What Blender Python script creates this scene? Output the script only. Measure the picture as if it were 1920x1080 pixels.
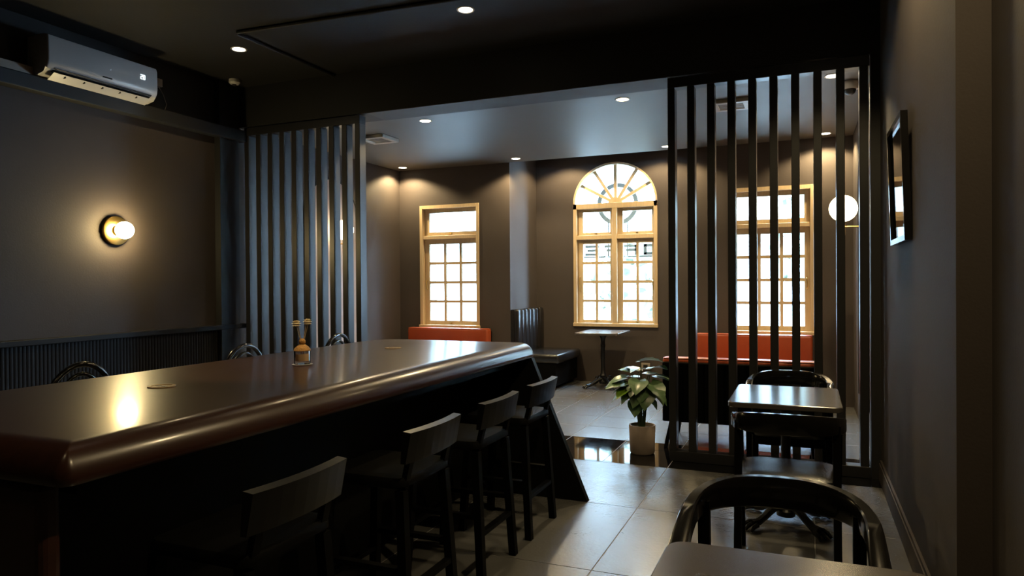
import bpy, bmesh, math, random
from mathutils import Vector, Matrix
random.seed(7)
PI = math.pi
sc = bpy.context.scene
for o in list(bpy.data.objects): bpy.data.objects.remove(o)
COL = sc.collection

# ------------------------------------------------------------------ camera
H = 1.38
yaw, pitch, roll = math.radians(22.716), math.radians(-.4132), math.radians(-.406)
cam = bpy.data.cameras.new('camera'); cam.sensor_width = 36; cam.lens = 1315.1 / 1920 * 36
cam.clip_start = .02; cam.clip_end = 200
co = bpy.data.objects.new('camera', cam); COL.objects.link(co)
fw = Vector((-math.sin(yaw)*math.cos(pitch), math.cos(yaw)*math.cos(pitch), math.sin(pitch)))
rt = Vector((math.cos(yaw), math.sin(yaw), 0)); up = rt.cross(fw)
r2 = math.cos(roll)*rt + math.sin(roll)*up; u2 = -math.sin(roll)*rt + math.cos(roll)*up
co.matrix_world = Matrix(((r2.x, u2.x, -fw.x, 0), (r2.y, u2.y, -fw.y, 0), (r2.z, u2.z, -fw.z, H), (0, 0, 0, 1)))
sc.camera = co

# ------------------------------------------------------------------ world, view, light levels
SKY = 96.0
DOWN_FAR, DOWN_MAIN = 105.0, 12.0
WARM = (1.0, .76, .40)
w = bpy.data.worlds.new('overcast_sky'); sc.world = w; w.use_nodes = True
bg = w.node_tree.nodes['Background']; bg.inputs[0].default_value = (.47, .72, 1.0, 1); bg.inputs[1].default_value = SKY
vs = sc.view_settings; vs.view_transform = 'Standard'; vs.look = 'None'; vs.gamma = 1; vs.use_curve_mapping = False
vs.exposure = 0.0
cy = sc.cycles
cy.use_denoising = True; cy.max_bounces = 10; cy.diffuse_bounces = 5; cy.glossy_bounces = 5
cy.transparent_max_bounces = 16; cy.sample_clamp_indirect = 6.0; cy.caustics_reflective = False; cy.caustics_refractive = False

# ------------------------------------------------------------------ materials
MATS = {}
def mat(name, col, rough=.5, metal=0., spec=.5, noise=0., nscale=20., bump=0., bscale=60., col2=None, coat=0., coat_rough=.1, emit=None, estr=0., stretch=None, trans=0.):
    if name in MATS: return MATS[name]
    m = bpy.data.materials.new(name); m.use_nodes = True; nt = m.node_tree; b = nt.nodes['Principled BSDF']
    b.inputs['Base Color'].default_value = (*col, 1); b.inputs['Roughness'].default_value = rough
    b.inputs['Metallic'].default_value = metal; b.inputs['Specular IOR Level'].default_value = spec
    b.inputs['Coat Weight'].default_value = coat; b.inputs['Coat Roughness'].default_value = coat_rough
    b.inputs['Transmission Weight'].default_value = trans
    if emit: b.inputs['Emission Color'].default_value = (*emit, 1); b.inputs['Emission Strength'].default_value = estr
    tc = nt.nodes.new('ShaderNodeTexCoord'); src = tc.outputs['Object']
    if stretch:
        mp = nt.nodes.new('ShaderNodeMapping'); mp.inputs['Scale'].default_value = stretch; nt.links.new(src, mp.inputs[0]); src = mp.outputs[0]
    n = nt.nodes.new('ShaderNodeTexNoise'); n.inputs['Scale'].default_value = nscale; n.inputs['Detail'].default_value = 5
    nt.links.new(src, n.inputs['Vector'])
    mx = nt.nodes.new('ShaderNodeMix'); mx.data_type = 'RGBA'
    c2 = col2 or tuple(c*(1-noise) for c in col)
    mx.inputs[6].default_value = (*col, 1); mx.inputs[7].default_value = (*c2, 1)
    nt.links.new(n.outputs[0], mx.inputs[0]); nt.links.new(mx.outputs[2], b.inputs['Base Color'])
    if bump:
        n2 = nt.nodes.new('ShaderNodeTexNoise'); n2.inputs['Scale'].default_value = bscale; n2.inputs['Detail'].default_value = 6
        nt.links.new(src, n2.inputs['Vector'])
        bp = nt.nodes.new('ShaderNodeBump'); bp.inputs['Strength'].default_value = bump; bp.inputs['Distance'].default_value = .01
        nt.links.new(n2.outputs[0], bp.inputs['Height']); nt.links.new(bp.outputs[0], b.inputs['Normal'])
    MATS[name] = m; return m
def glassmat(name, tint=(1, 1, 1), gloss=.08):
    m = bpy.data.materials.new(name); m.use_nodes = True; nt = m.node_tree; nt.nodes.clear()
    out = nt.nodes.new('ShaderNodeOutputMaterial'); t = nt.nodes.new('ShaderNodeBsdfTransparent'); t.inputs[0].default_value = (*tint, 1)
    g = nt.nodes.new('ShaderNodeBsdfGlossy'); g.inputs['Roughness'].default_value = .03
    f = nt.nodes.new('ShaderNodeLayerWeight'); f.inputs[0].default_value = gloss
    mx = nt.nodes.new('ShaderNodeMixShader'); nt.links.new(f.outputs['Fresnel'], mx.inputs[0])
    nt.links.new(t.outputs[0], mx.inputs[1]); nt.links.new(g.outputs[0], mx.inputs[2]); nt.links.new(mx.outputs[0], out.inputs[0]); return m
def emitmat(name, col, s):
    m = bpy.data.materials.new(name); m.use_nodes = True; nt = m.node_tree; nt.nodes.clear()
    out = nt.nodes.new('ShaderNodeOutputMaterial'); e = nt.nodes.new('ShaderNodeEmission')
    e.inputs[0].default_value = (*col, 1); e.inputs[1].default_value = s; nt.links.new(e.outputs[0], out.inputs[0]); return m

M_WALL = mat('taupe_plaster', (.06, .047, .042), .75, noise=.25, nscale=3, bump=.08, bscale=90)
M_BLACK = mat('black_paint', (.012, .012, .013), .6, noise=.3, nscale=4, bump=.05)
M_CEILB = mat('black_ceiling_paint', (.011, .0105, .0105), .7, noise=.3, nscale=3, bump=.1, bscale=40)
M_CEILG = mat('grey_ceiling_paint', (.13, .119, .106), .5, noise=.12, nscale=2, bump=.03)
M_SOFF = mat('window_lit_black_paint', (.085, .085, .09), .7, noise=.3, nscale=6)  # the beam's black paint, lightened to grey to stand in for window light
M_DADO = mat('black_stained_panel', (.012, .0115, .0125), .6, spec=.25, noise=.4, nscale=10)
M_TILE = mat('grey_stone_tile', (.125, .124, .124), .27, spec=.95, noise=.35, nscale=5, bump=.10, bscale=45)
M_GROUT = mat('grout', (.36, .36, .35), .8, noise=.2)
M_BTILE = mat('polished_black_stone', (.006, .006, .007), .05, noise=.5, nscale=8)
M_SLAT = mat('black_lacquer_slat', (.018, .018, .02), .38, noise=.2, nscale=12)
M_PINE = mat('pale_pine', (.66, .50, .30), .5, noise=.3, nscale=9, stretch=(6, 6, .6))
M_WALNUT = mat('dark_walnut', (.045, .016, .010), .31, noise=.6, nscale=5, stretch=(8, .6, 8), col2=(.02, .007, .005), coat=.3, coat_rough=.12)
M_BWOOD = mat('black_lacquered_wood', (.008, .0075, .0075), .14, noise=.4, nscale=9)
M_BSAT = mat('black_satin_wood', (.004, .004, .004), .55, spec=.06, noise=.3, nscale=9)
M_BARB = mat('black_bar_panel', (.004, .004, .004), .6, spec=.15, noise=.3, nscale=4)
M_LEATH = mat('black_leather', (.016, .016, .018), .22, spec=.8, noise=.3, nscale=30, bump=.15, bscale=120)
M_ORNG = mat('orange_leather', (.34, .062, .02), .36, noise=.2, nscale=14, bump=.1, bscale=150)
M_IRON = mat('black_cast_iron', (.012, .012, .012), .35, metal=.3, noise=.3, nscale=30, bump=.2)
M_TTOP = mat('dark_laminate', (.09, .08, .074), .2, spec=.9, noise=.3, nscale=20)
M_BRASS = mat('brushed_brass', (.62, .42, .14), .3, metal=1., noise=.15, nscale=40)
M_WHITE = mat('white_plastic', (.62, .61, .6), .3, noise=.05)
M_BEIGE = mat('beige_trunking', (.42, .36, .3), .6, noise=.2)
M_DARKP = mat('dark_plastic', (.02, .02, .02), .4, noise=.2)
M_CONC = mat('concrete_pot', (.36, .29, .25), .8, noise=.25, nscale=14, bump=.15)
M_SOIL = mat('potting_soil', (.02, .015, .01), .9, noise=.5, nscale=60, bump=.5)
M_LEAF = mat('dark_leaf', (.03, .085, .02), .3, noise=.4, nscale=7, col2=(.16, .24, .13))
M_LEAFY = mat('young_leaf', (.16, .30, .03), .3, noise=.3, nscale=12)
M_STEM = mat('leaf_stem', (.04, .08, .02), .5, noise=.3)
M_PANEL = mat('pale_pink_plaster', (.42, .35, .33), .6, noise=.12, nscale=4)
M_TWINE = mat('amber_twine', (.55, .28, .07), .7, noise=.5, nscale=90, bump=.5, bscale=140)
M_FLOW = mat('dried_flower', (.86, .76, .52), .85, noise=.3, nscale=60)
M_STRAW = mat('dried_stem', (.62, .47, .26), .7, noise=.3)
M_CORK = mat('wooden_coaster', (.42, .28, .15), .5, noise=.3, nscale=30)
M_MAT_B = mat('picture_mount', (.42, .40, .37), .6, noise=.05)
M_STREET = mat('blue_grey_render', (.46, .48, .48), .8, noise=.25, nscale=.8)
M_STREETB = mat('grey_shutters', (.12, .115, .105), .8, noise=.1)
M_PAVE = mat('street_paving', (.4, .4, .39), .8, noise=.15, nscale=2)
M_TREE = mat('street_foliage', (.075, .085, .05), .7, noise=.5, nscale=3)
M_TRUNK = mat('tree_bark', (.2, .15, .1), .9, noise=.4)
M_SIGN = mat('grey_sign_metal', (.05, .05, .05), .5, noise=.1)
M_GLASS = glassmat('window_glass', (.96, .98, .98))
M_JAR = glassmat('clear_bottle_glass', (.98, .98, .98), .12)
M_PICG = glassmat('picture_glass', (.9, .9, .9), .5)
M_LED = emitmat('led_lens', (1., .86, .62), 14)
M_GLOBE = emitmat('opal_globe_lit', (1., .80, .48), 14)
M_BULB = emitmat('bulb_lit', (1., .77, .36), 140)
M_DIG = emitmat('display_glow', (.75, .9, 1.), 2.2)
def picmat():
    m = mat('abstract_print', (.35, .30, .26), .6); nt = m.node_tree; b = nt.nodes['Principled BSDF']
    tc = nt.nodes.new('ShaderNodeTexCoord'); v = nt.nodes.new('ShaderNodeTexVoronoi'); v.inputs['Scale'].default_value = 4
    cr = nt.nodes.new('ShaderNodeValToRGB'); e = cr.color_ramp.elements
    e[0].color = (.05, .045, .04, 1); e[1].color = (.45, .38, .3, 1); cr.color_ramp.interpolation = 'CONSTANT'
    k = e.new(.35); k.color = (.28, .2, .14, 1); k = e.new(.6); k.color = (.15, .13, .12, 1)
    nt.links.new(tc.outputs['Object'], v.inputs['Vector']); nt.links.new(v.outputs['Color'], cr.inputs[0])
    for l in list(b.inputs['Base Color'].links): nt.links.remove(l)
    nt.links.new(cr.outputs[0], b.inputs['Base Color']); return m
M_PIC = picmat()

# ------------------------------------------------------------------ helpers
ORG = {}
def thing(name, label, cat, loc=(0, 0, 0), rz=0, group=None, kind=None):
    o = bpy.data.objects.new(name, None); COL.objects.link(o); o.location = loc; o.rotation_euler = (0, 0, rz)
    o.empty_display_size = .1
    return tag(o, label, cat, group, kind)
def tag(o, label, cat, group=None, kind=None):
    o['label'] = label; o['category'] = cat
    if group: o['group'] = group
    if kind: o['kind'] = kind
    return o
def mk(name, bm, m, parent=None, smooth=False, org=None, label=None, kind=None):
    if org is not None: bmesh.ops.translate(bm, verts=bm.verts, vec=-Vector(org))
    bmesh.ops.recalc_face_normals(bm, faces=bm.faces)
    me = bpy.data.meshes.new(name); bm.to_mesh(me); bm.free(); me.materials.append(m)
    if smooth:
        me.polygons.foreach_set('use_smooth', [True]*len(me.polygons))
        me.set_sharp_from_angle(angle=math.radians(40))
    o = bpy.data.objects.new(name, me); COL.objects.link(o)
    if parent: o.parent = parent
    elif org is not None: o.location = org
    if label: o['label'] = label
    if kind: o['kind'] = kind
    return o
def inst(name, me, parent, loc=(0, 0, 0), rot=(0, 0, 0), scale=(1, 1, 1)):
    o = bpy.data.objects.new(name, me); COL.objects.link(o); o.parent = parent; o.location = loc; o.rotation_euler = rot; o.scale = scale
    return o
def copy_tree(o, parent=None):
    c = o.copy(); COL.objects.link(c); c.parent = parent
    for ch in list(o.children): copy_tree(ch, c)
    return c
def B(): return bmesh.new()
def box(bm, x0, x1, y0, y1, z0, z1, bev=0, seg=2):
    r = bmesh.ops.create_cube(bm, size=1)
    for v in r['verts']:
        v.co = Vector(((x0+x1)/2 + v.co.x*(x1-x0), (y0+y1)/2 + v.co.y*(y1-y0), (z0+z1)/2 + v.co.z*(z1-z0)))
    if bev:
        es = {e for v in r['verts'] for e in v.link_edges}
        bmesh.ops.bevel(bm, geom=list(es), offset=bev, segments=seg, profile=.5, affect='EDGES')
    return bm
def bx(*a, **k): return box(B(), *a, **k)
def ringfaces(bm, rings, closed=True, cap=True):
    n = len(rings[0])
    for a, b in zip(rings, rings[1:]):
        for i in range(n if closed else n-1):
            j = (i+1) % n
            try: bm.faces.new((a[i], a[j], b[j], b[i]))
            except ValueError: pass
    if cap:
        bm.faces.new(rings[0][::-1]); bm.faces.new(rings[-1])
def lathe(bm, prof, seg=20, c=(0, 0, 0), axis='Z'):
    rings = []
    for r, z in prof:
        ring = []
        for i in range(seg):
            a = 2*PI*i/seg; x, y = max(r, 1e-4)*math.cos(a), max(r, 1e-4)*math.sin(a)
            p = {'Z': (x, y, z), 'X': (z, x, y), 'Y': (x, z, y)}[axis]
            ring.append(bm.verts.new((c[0]+p[0], c[1]+p[1], c[2]+p[2])))
        rings.append(ring)
    ringfaces(bm, rings); return bm
def tube(bm, pts, r, seg=8, closed=False):
    pts = [Vector(p) for p in pts]; n = len(pts); rs = r if isinstance(r, (list, tuple)) else [r]*n
    rings = []; ref = None
    for i, p in enumerate(pts):
        if closed: t = (pts[(i+1) % n]-pts[i-1]).normalized()
        else: t = (pts[min(i+1, n-1)]-pts[max(i-1, 0)]).normalized()
        if ref is None: ref = Vector((0, 0, 1)) if abs(t.z) < .9 else Vector((1, 0, 0))
        u = (ref - t*ref.dot(t)).normalized(); v = t.cross(u); ref = u
        rings.append([bm.verts.new(p + (u*math.cos(2*PI*k/seg)+v*math.sin(2*PI*k/seg))*rs[i]) for k in range(seg)])
    if closed: rings.append(rings[0]); ringfaces(bm, rings, cap=False)
    else: ringfaces(bm, rings)
    return bm
def bar(bm, p, q, w, d):                       # straight square bar from p to q
    p, q = Vector(p), Vector(q); t = (q-p).normalized()
    ref = Vector((0, 1, 0)) if abs(t.y) < .9 else Vector((1, 0, 0))
    u = (ref - t*ref.dot(t)).normalized(); v = t.cross(u)
    rings = [[bm.verts.new(c + u*d/2*s + v*w/2*k) for s, k in ((-1, -1), (1, -1), (1, 1), (-1, 1))] for c in (p, q)]
    ringfaces(bm, rings); return bm
def prism(bm, poly, axis, a, b):               # extrude a 2-D polygon along an axis
    def P(u, v, t): return {'X': (t, u, v), 'Y': (u, t, v), 'Z': (u, v, t)}[axis]
    r = [[bm.verts.new(P(u, v, t)) for u, v in poly] for t in (a, b)]
    ringfaces(bm, r); return bm
def rrect(x0, x1, y0, y1, rads, d=0, n=8):     # rounded rectangle inset by d, corners in order (x1y1, x0y1, x0y0, x1y0)
    x0 += d; x1 -= d; y0 += d; y1 -= d; out = []
    for (cx, cy, a0, r) in ((x1, y1, 0, rads[0]), (x0, y1, 90, rads[1]), (x0, y0, 180, rads[2]), (x1, y0, 270, rads[3])):
        r = max(r-d, .004); sx = -1 if cx == x1 else 1; sy = -1 if cy == y1 else 1
        for k in range(n+1):
            a = math.radians(a0+90*k/n); out.append((cx+sx*r+r*math.cos(a), cy+sy*r+r*math.sin(a)))
    return out
def loft(bm, rect, rads, prof, n=8):           # prof: (inset, z)
    rings = [[bm.verts.new((x, y, z)) for x, y in rrect(*rect, rads, d, n)] for d, z in prof]
    ringfaces(bm, rings); return bm
def struct(name, bm, m, label, cat, org=(0, 0, 0), smooth=False):
    return tag(mk(name, bm, m, None, smooth, org), label, cat, kind='structure')

# ------------------------------------------------------------------ dimensions
XL, XR, YN, YF, YB = -5.24, .48, -2.4, 8.46, 9.44
ZM, ZF, ZB = 3.35, 2.955, 3.16
BX0, BX1 = -3.567, -1.2
WT = .22
# ------------------------------------------------------------------ the setting
# floor slab with tiles
floor = struct('floor', bx(XL-.3, XR+.6, YN-.2, YB+.3, -.2, -.0025), M_GROUT, 'dark grey tiled floor running through both rooms', 'floor')
def tiles(xs, ys, m, g=.0025):
    for x0, x1 in zip(xs, xs[1:]):
        for y0, y1 in zip(ys, ys[1:]):
            key = (round(x1-x0, 3), round(y1-y0, 3), m.name)
            if key not in TM:
                a, b = (x1-x0)/2-g, (y1-y0)/2-g
                bm = bx(-a, a, -b, b, -.002, 0, bev=.001, seg=1); me = bpy.data.meshes.new('tile'); bm.to_mesh(me); bm.free(); me.materials.append(m); TM[key] = me
            inst('tile', TM[key], floor, ((x0+x1)/2, (y0+y1)/2, random.uniform(-.0003, .0)))
TM = {}
xs1 = [XL, -4.92, -3.928, -2.936, -1.944, -.952, .04, .585+.02]
tiles(xs1, [YN, -1.75, -.753, .244, 1.241, 2.238, 3.235, 4.232, 5.233], M_TILE)
xs2 = [XL] + [-4.92+.496*k for k in range(11)] + [XR+.02]
tiles(xs2, [5.233, 5.74, 6.01], M_BTILE)
tiles(xs2, [6.01+.4945*k for k in range(8)], M_TILE)

# left wall, right wall, near wall
struct('wall_left', bx(XL-.2, XL, YN-.2, YF+.25, 0, ZM+.2), M_WALL, 'dark taupe plastered wall behind the bar with the air conditioner', 'wall')
bm = bx(XR, XR+.45, 2.83, YF+.25, 0, ZM+.2); box(bm, .585, .93, YN-.2, 2.83, 0, ZM+.2)
struct('wall_right', bm, M_WALL, 'taupe plastered wall carrying the framed picture', 'wall')
struct('wall_near', bx(XL-.2, XR+.5, YN-.2, YN, 0, ZM+.2), M_WALL, 'taupe wall behind the viewpoint', 'wall')
# far walls with openings
def wall_with_opening(bm, x0, x1, y0, y1, z1, ox0, ox1, oz0, oz1):
    box(bm, x0, ox0, y0, y1, 0, z1); box(bm, ox1, x1, y0, y1, 0, z1)
    box(bm, ox0, ox1, y0, y1, 0, oz0); box(bm, ox0, ox1, y0, y1, oz1, z1)
LW = (-4.915, -4.011, .775, 2.45); RW = (-.80, .094, .775, 2.45)
bm = B(); wall_with_opening(bm, XL, BX0, YF, YF+WT, ZM, *LW)
struct('wall_far_left', bm, M_WALL, 'far taupe wall around the left casement window', 'wall')
bm = B(); wall_with_opening(bm, BX1, XR, YF, YF+WT, ZM, *RW)
struct('wall_far_right', bm, M_WALL, 'far taupe wall around the casement window behind the slats', 'wall')
struct('wall_bay_left', bx(BX0-.2, BX0, YF+WT, YB+WT, 0, ZM), M_WALL, 'side wall of the window bay above the black bench', 'wall')
struct('wall_bay_right', bx(BX1, BX1+.2, YF+WT, YB+WT, 0, ZM), M_WALL, 'side wall of the window bay hidden by the slat screen', 'wall')
# bay back wall with arched opening
AX, ARX, AZ0, AZS, ARZ = -2.42, .59, .765, 2.475, .555
bm = B(); box(bm, BX0, AX-ARX, YB, YB+WT, 0, ZM); box(bm, AX+ARX, BX1, YB, YB+WT, 0, ZM); box(bm, AX-ARX, AX+ARX, YB, YB+WT, 0, AZ0)
N = 28; pa = [(AX-ARX*math.cos(PI*k/N), AZS+ARZ*math.sin(PI*k/N)) for k in range(N+1)]
for (xa, za), (xb, zb) in zip(pa, pa[1:]):
    prism(bm, [(xa, za), (xb, zb), (xb, ZM), (xa, ZM)], 'Y', YB, YB+WT)
struct('wall_bay', bm, M_WALL, 'taupe wall of the bay around the arched window', 'wall')
# ceilings and beam
struct('ceiling', bx(XL-.2, XR+.5, YN-.2, 5.45, ZM, ZM+.2), M_CEILB, 'black painted ceiling above the bar', 'ceiling')
struct('ceiling_far', bx(XL-.2, XR+.5, 5.77, YF, ZF, ZF+.2), M_CEILG, 'mid grey ceiling of the window room', 'ceiling')
struct('ceiling_bay', bx(BX0-.2, BX1+.2, YF, YB+WT, ZB, ZB+.2), M_CEILG, 'grey ceiling above the window bay', 'ceiling')
bm = bx(XL-.2, XR+.5, 5.45, 5.77, ZF, ZM+.2)
beam = struct('beam', bm, M_BLACK, 'deep black beam across the room above the slat screens', 'beam')
mk('soffit_lit_sheet', bx(-3.72, -.98, 5.452, 5.768, ZF-.004, ZF), M_SOFF, beam, label='underside of the black beam with window light put into its grey')  # thin sheet carrying the window-lit tone of the black underside
# left wall trims
struct('trim_1', bx(XL, XL+.10, YN, 5.45, 2.80, 2.91, bev=.008), M_BLACK, 'black moulding running under the air conditioner', 'moulding')
struct('trim_2', bx(XL, XL+.07, 5.13, 5.37, 0, 3.35), M_BLACK, 'narrow dark pilaster on the taupe wall beside the slat screen', 'pilaster')
struct('trim_6', bx(XL, XL+.006, YN, 5.45, 2.905, ZM), M_BLACK, 'black painted band of wall behind the air conditioner', 'wall band')
dado = thing('trim_3', 'black fluted wall panelling with a ledge cap behind the bar', 'panelling', (XL, 2, 0), kind='structure')
mk('panel', bx(XL, XL+.02, YN, 5.13, 0, .95), M_DADO, dado, org=(XL, 2, 0))
mk('cap', bx(XL, XL+.075, YN, 5.45, .95, .995, bev=.006), M_DADO, dado, org=(XL, 2, 0))
bm = B(); y = .6
while y < 5.12:
    prism(bm, [(XL+.02, y), (XL+.024, y+.005), (XL+.026, y+.014), (XL+.024, y+.023), (XL+.02, y+.028)], 'Z', .08, .95); y += .030
mk('fluting', bm, M_DADO, dado, org=(XL, 2, 0), kind='stuff')
bm = bx(XR-.018, XR, 2.83, 5.43, 0, .12); box(bm, XR-.012, XR, 2.83, 5.43, .12, .14)
struct('baseboard_right', bm, M_WALL, 'taupe baseboard along the wall under the picture', 'baseboard')
struct('baseboard_far_left', bx(XL, XL+.02, 5.6, YF, 0, .12), M_BLACK, 'black baseboard in the window room by the arched panel', 'baseboard')
struct('trim_4', bx(.42, XR, 5.46, 5.56, 0, ZF), M_BLACK, 'narrow black filler post between slat screen and wall', 'post')

# ------------------------------------------------------------------ windows
def portal(x0, x1, z0, z1, y):
    l = bpy.data.lights.new('window_portal', 'AREA'); l.shape = 'RECTANGLE'; l.size = x1-x0; l.size_y = z1-z0
    l.cycles.is_portal = True
    o = bpy.data.objects.new('window_portal', l); COL.objects.link(o); o.location = ((x0+x1)/2, y, (z0+z1)/2); o.rotation_euler = (PI/2, 0, PI)
    o.rotation_euler = (-PI/2, 0, 0)
def pane(parent, x0, x1, z0, z1, y, org):
    return mk('pane', bx(x0, x1, y-.002, y+.002, z0, z1), M_GLASS, parent, org=org)
def sash(win, org, x0, x1, z0, z1, gx0, gx1, gz0, gz1, cols, rows, y, mw=.035):
    bm = B(); ya, yb = y-.02, y+.02
    box(bm, x0, gx0, ya, yb, z0, z1, bev=.003, seg=1); box(bm, gx1, x1, ya, yb, z0, z1, bev=.003, seg=1)
    box(bm, gx0, gx1, ya, yb, z0, gz0); box(bm, gx0, gx1, ya, yb, gz1, z1)
    s = mk('sash', bm, M_PINE, win, org=org)
    for c in range(1, cols):
        x = gx0+(gx1-gx0)*c/cols; mk('muntin', bx(x-mw/2, x+mw/2, y-.014, y+.014, gz0, gz1), M_PINE, s, org=org)
    for r in range(1, rows):
        z = gz0+(gz1-gz0)*r/rows; mk('muntin', bx(gx0, gx1, y-.012, y+.012, z-mw/2, z+mw/2), M_PINE, s, org=org)
    for c in range(cols):
        for r in range(rows):
            pane(s, gx0+(gx1-gx0)*c/cols, gx0+(gx1-gx0)*(c+1)/cols, gz0+(gz1-gz0)*r/rows, gz0+(gz1-gz0)*(r+1)/rows, y, org)
    return s
def stay(win, org, x, y, z, h=.12):
    mk('handle', tube(B(), [(x, y, z+h), (x, y-.03, z+h-.02), (x+.01, y-.035, z+.03), (x, y, z)], .006, 6), M_BRASS, win, org=org, smooth=True)
def casement(name, W, label, hinge):
    x0, x1, z0, z1 = W; ya, yb = YF-.012, YF+.11
    org = ((x0+x1)/2, YF, z0); win = thing(name, label, 'window', org, kind='structure')
    jw = .045
    for a, b in ((x0, x0+jw), (x1-jw, x1)): mk('jamb', bx(a, b, ya, yb, z0, z1, bev=.004, seg=1), M_PINE, win, org=org)
    mk('head', bx(x0+jw, x1-jw, ya, yb, z1-jw, z1), M_PINE, win, org=org)
    mk('sill', bx(x0-.01, x1+.01, ya-.02, yb, z0, z0+.04, bev=.005, seg=1), M_PINE, win, org=org)
    mk('transom', bx(x0+jw, x1-jw, ya+.015, yb, 1.985, 2.035, bev=.004, seg=1), M_PINE, win, org=org)
    y = YF+.075; gx0, gx1 = x0+.118, x1-.075
    if hinge == 'r': gx0, gx1 = x0+.07, x1-.105
    s1 = sash(win, org, x0+jw, x1-jw, 2.035, z1-jw, gx0, gx1, 2.085, 2.35, 1, 1, y)
    s2 = sash(win, org, x0+jw, x1-jw, z0+.04, 1.985, gx0, gx1, .87, 1.92, 3, 4, y)
    sx = x0+.085 if hinge == 'l' else x1-.08
    stay(s2, org, sx, y-.02, 1.29, .14)
    xm = (x0+x1)/2; mk('latch', bx(xm-.018, xm+.018, y-.04, y-.02, 2.05, 2.075), M_BRASS, s1, org=org)
    mk('latch', bx(xm-.012, xm+.012, y-.045, y-.02, .83, .85), M_BRASS, s2, org=org)
    portal(x0+.05, x1-.05, z0+.05, z1-.05, YF+WT+.01)
casement('window_1', LW, 'tall pine casement window of twelve panes above the orange sofa left of the pilaster', 'l')
casement('window_2', RW, 'tall pine casement window of twelve panes seen through the slat screen', 'r')
# arched window
org = (AX, YB, AZ0); win = thing('window_3', 'large arched pine window with fan light in the bay', 'window', org, kind='structure')
ya, yb, y = YB-.012, YB+.11, YB+.07
x0, x1 = AX-ARX, AX+ARX; jw = .05
for a, b in ((x0, x0+jw), (x1-jw, x1)): mk('jamb', bx(a, b, ya, yb, AZ0, AZS, bev=.004, seg=1), M_PINE, win, org=org)
mk('sill', bx(x0-.005, x1+.005, ya-.015, yb, AZ0, AZ0+.05, bev=.005, seg=1), M_PINE, win, org=org)
mk('mullion', bx(AX-.035, AX+.035, ya, yb, AZ0+.05, 2.40, bev=.004, seg=1), M_PINE, win, org=org)
for a, b in ((x0+jw, AX-.035), (AX+.035, x1-jw)):
    mk('transom', bx(a, b, ya, yb, 1.975, 2.035, bev=.004, seg=1), M_PINE, win, org=org)
    gx0, gx1 = (a+.075, b-.04) if a < AX-.1 else (a+.07, b-.035)
    s0 = sash(win, org, a, b, 2.035, 2.40, gx0, gx1, 2.075, 2.36, 1, 1, y)
    s = sash(win, org, a, b, AZ0+.05, 1.975, gx0, gx1, .857, 1.917, 2, 4, y)
    mk('latch', bx((gx0+gx1)/2-.012, (gx0+gx1)/2+.012, y-.045, y-.02, .82, .84), M_BRASS, s, org=org)
    mk('latch', bx((gx0+gx1)/2-.012, (gx0+gx1)/2+.012, y-.045, y-.02, 2.045, 2.062), M_BRASS, s0, org=org)
stay(win, org, x0+jw+.03, y-.02, 1.25, .2); stay(win, org, x1-jw-.02, y-.02, 1.25, .16)
mk('transom', bx(x0, x1, ya, yb, 2.40, AZS, bev=.004, seg=1), M_PINE, win, org=org, label='pine rail under the fan light')
bm = B(); ri = [(AX-(ARX-.028)*math.cos(PI*k/N), AZS+(ARZ-.028)*math.sin(PI*k/N)) for k in range(N+1)]
for k in range(N): prism(bm, [pa[k], pa[k+1], ri[k+1], ri[k]], 'Y', ya, yb)
mk('arch_frame', bm, M_PINE, win, org=org)
HUB = .10
bm = prism(B(), [(AX-HUB*math.cos(PI*k/16), AZS-.004+HUB*.85*math.sin(PI*k/16)) for k in range(17)], 'Y', y-.03, y+.02)
mk('fan_hub', bm, M_PINE, win, org=org)
fan = [30, 58, 90, 122, 150]
for a in fan:
    t = math.radians(a); p = (AX-math.cos(t)*.06, y, AZS+math.sin(t)*.05); q = (AX-math.cos(t)*(ARX-.02), y, AZS+math.sin(t)*(ARZ-.02))
    mk('fan_bar', bar(B(), p, q, .042, .03), M_PINE, win, org=org)
ang = [0]+fan+[180]
for a0, a1 in zip(ang, ang[1:]):
    pts = [(AX, AZS)]
    for k in range(7):
        t = math.radians(a0+(a1-a0)*k/6); pts.append((AX-math.cos(t)*(ARX-.02), AZS+math.sin(t)*(ARZ-.02)))
    mk('pane', prism(B(), pts, 'Y', y-.002, y+.002), M_GLASS, win, org=org)
portal(x0+.05, x1-.05, AZ0+.05, AZS+ARZ, YB+WT+.01)

# ------------------------------------------------------------------ street outside
struct('ground_street', bx(-16, 14, YB+WT+.02, 40, -3.6, -3.4), M_PAVE, 'grey street below the windows', 'street')
def house(x0, x1, y, z1, m, label, cols, rows):
    t = thing('street_building', label, 'building', ((x0+x1)/2, y, -3.4)); o = ((x0+x1)/2, y, -3.4)
    mk('facade', bx(x0, x1, y, y+4, -3.4, z1), m, t, org=o)
    for c in range(cols):
        for r in range(rows):
            cx = x0+(x1-x0)*(c+.5)/cols; cz = -2.0+(z1+1.6)*(r+.5)/rows
            mk('window', bx(cx-.55, cx+.55, y-.06, y, cz-.7, cz+.7), M_STREETB, t, org=o)
    mk('cornice', bx(x0-.1, x1+.1, y-.25, y, z1-.3, z1), m, t, org=o)
house(-17, -7.25, 16.5, 6.5, M_STREET, 'rendered building across the street beyond the left casement window', 4, 3)
house(-6.95, 0.2, 17.5, 6.8, M_STREET, 'rendered building across the street beyond the arched window', 3, 3)
house(.25, 6.5, 17.0, 6.4, M_STREET, 'rendered building across the street beyond the window behind the slats', 3, 3)
struct('wall_outside_pier', bx(-6.4, -5.62, 9.6, 10.2, -3.4, 4.5), M_STREETB, 'grey blue pier of the facade outside the left casement window', 'wall')
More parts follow.
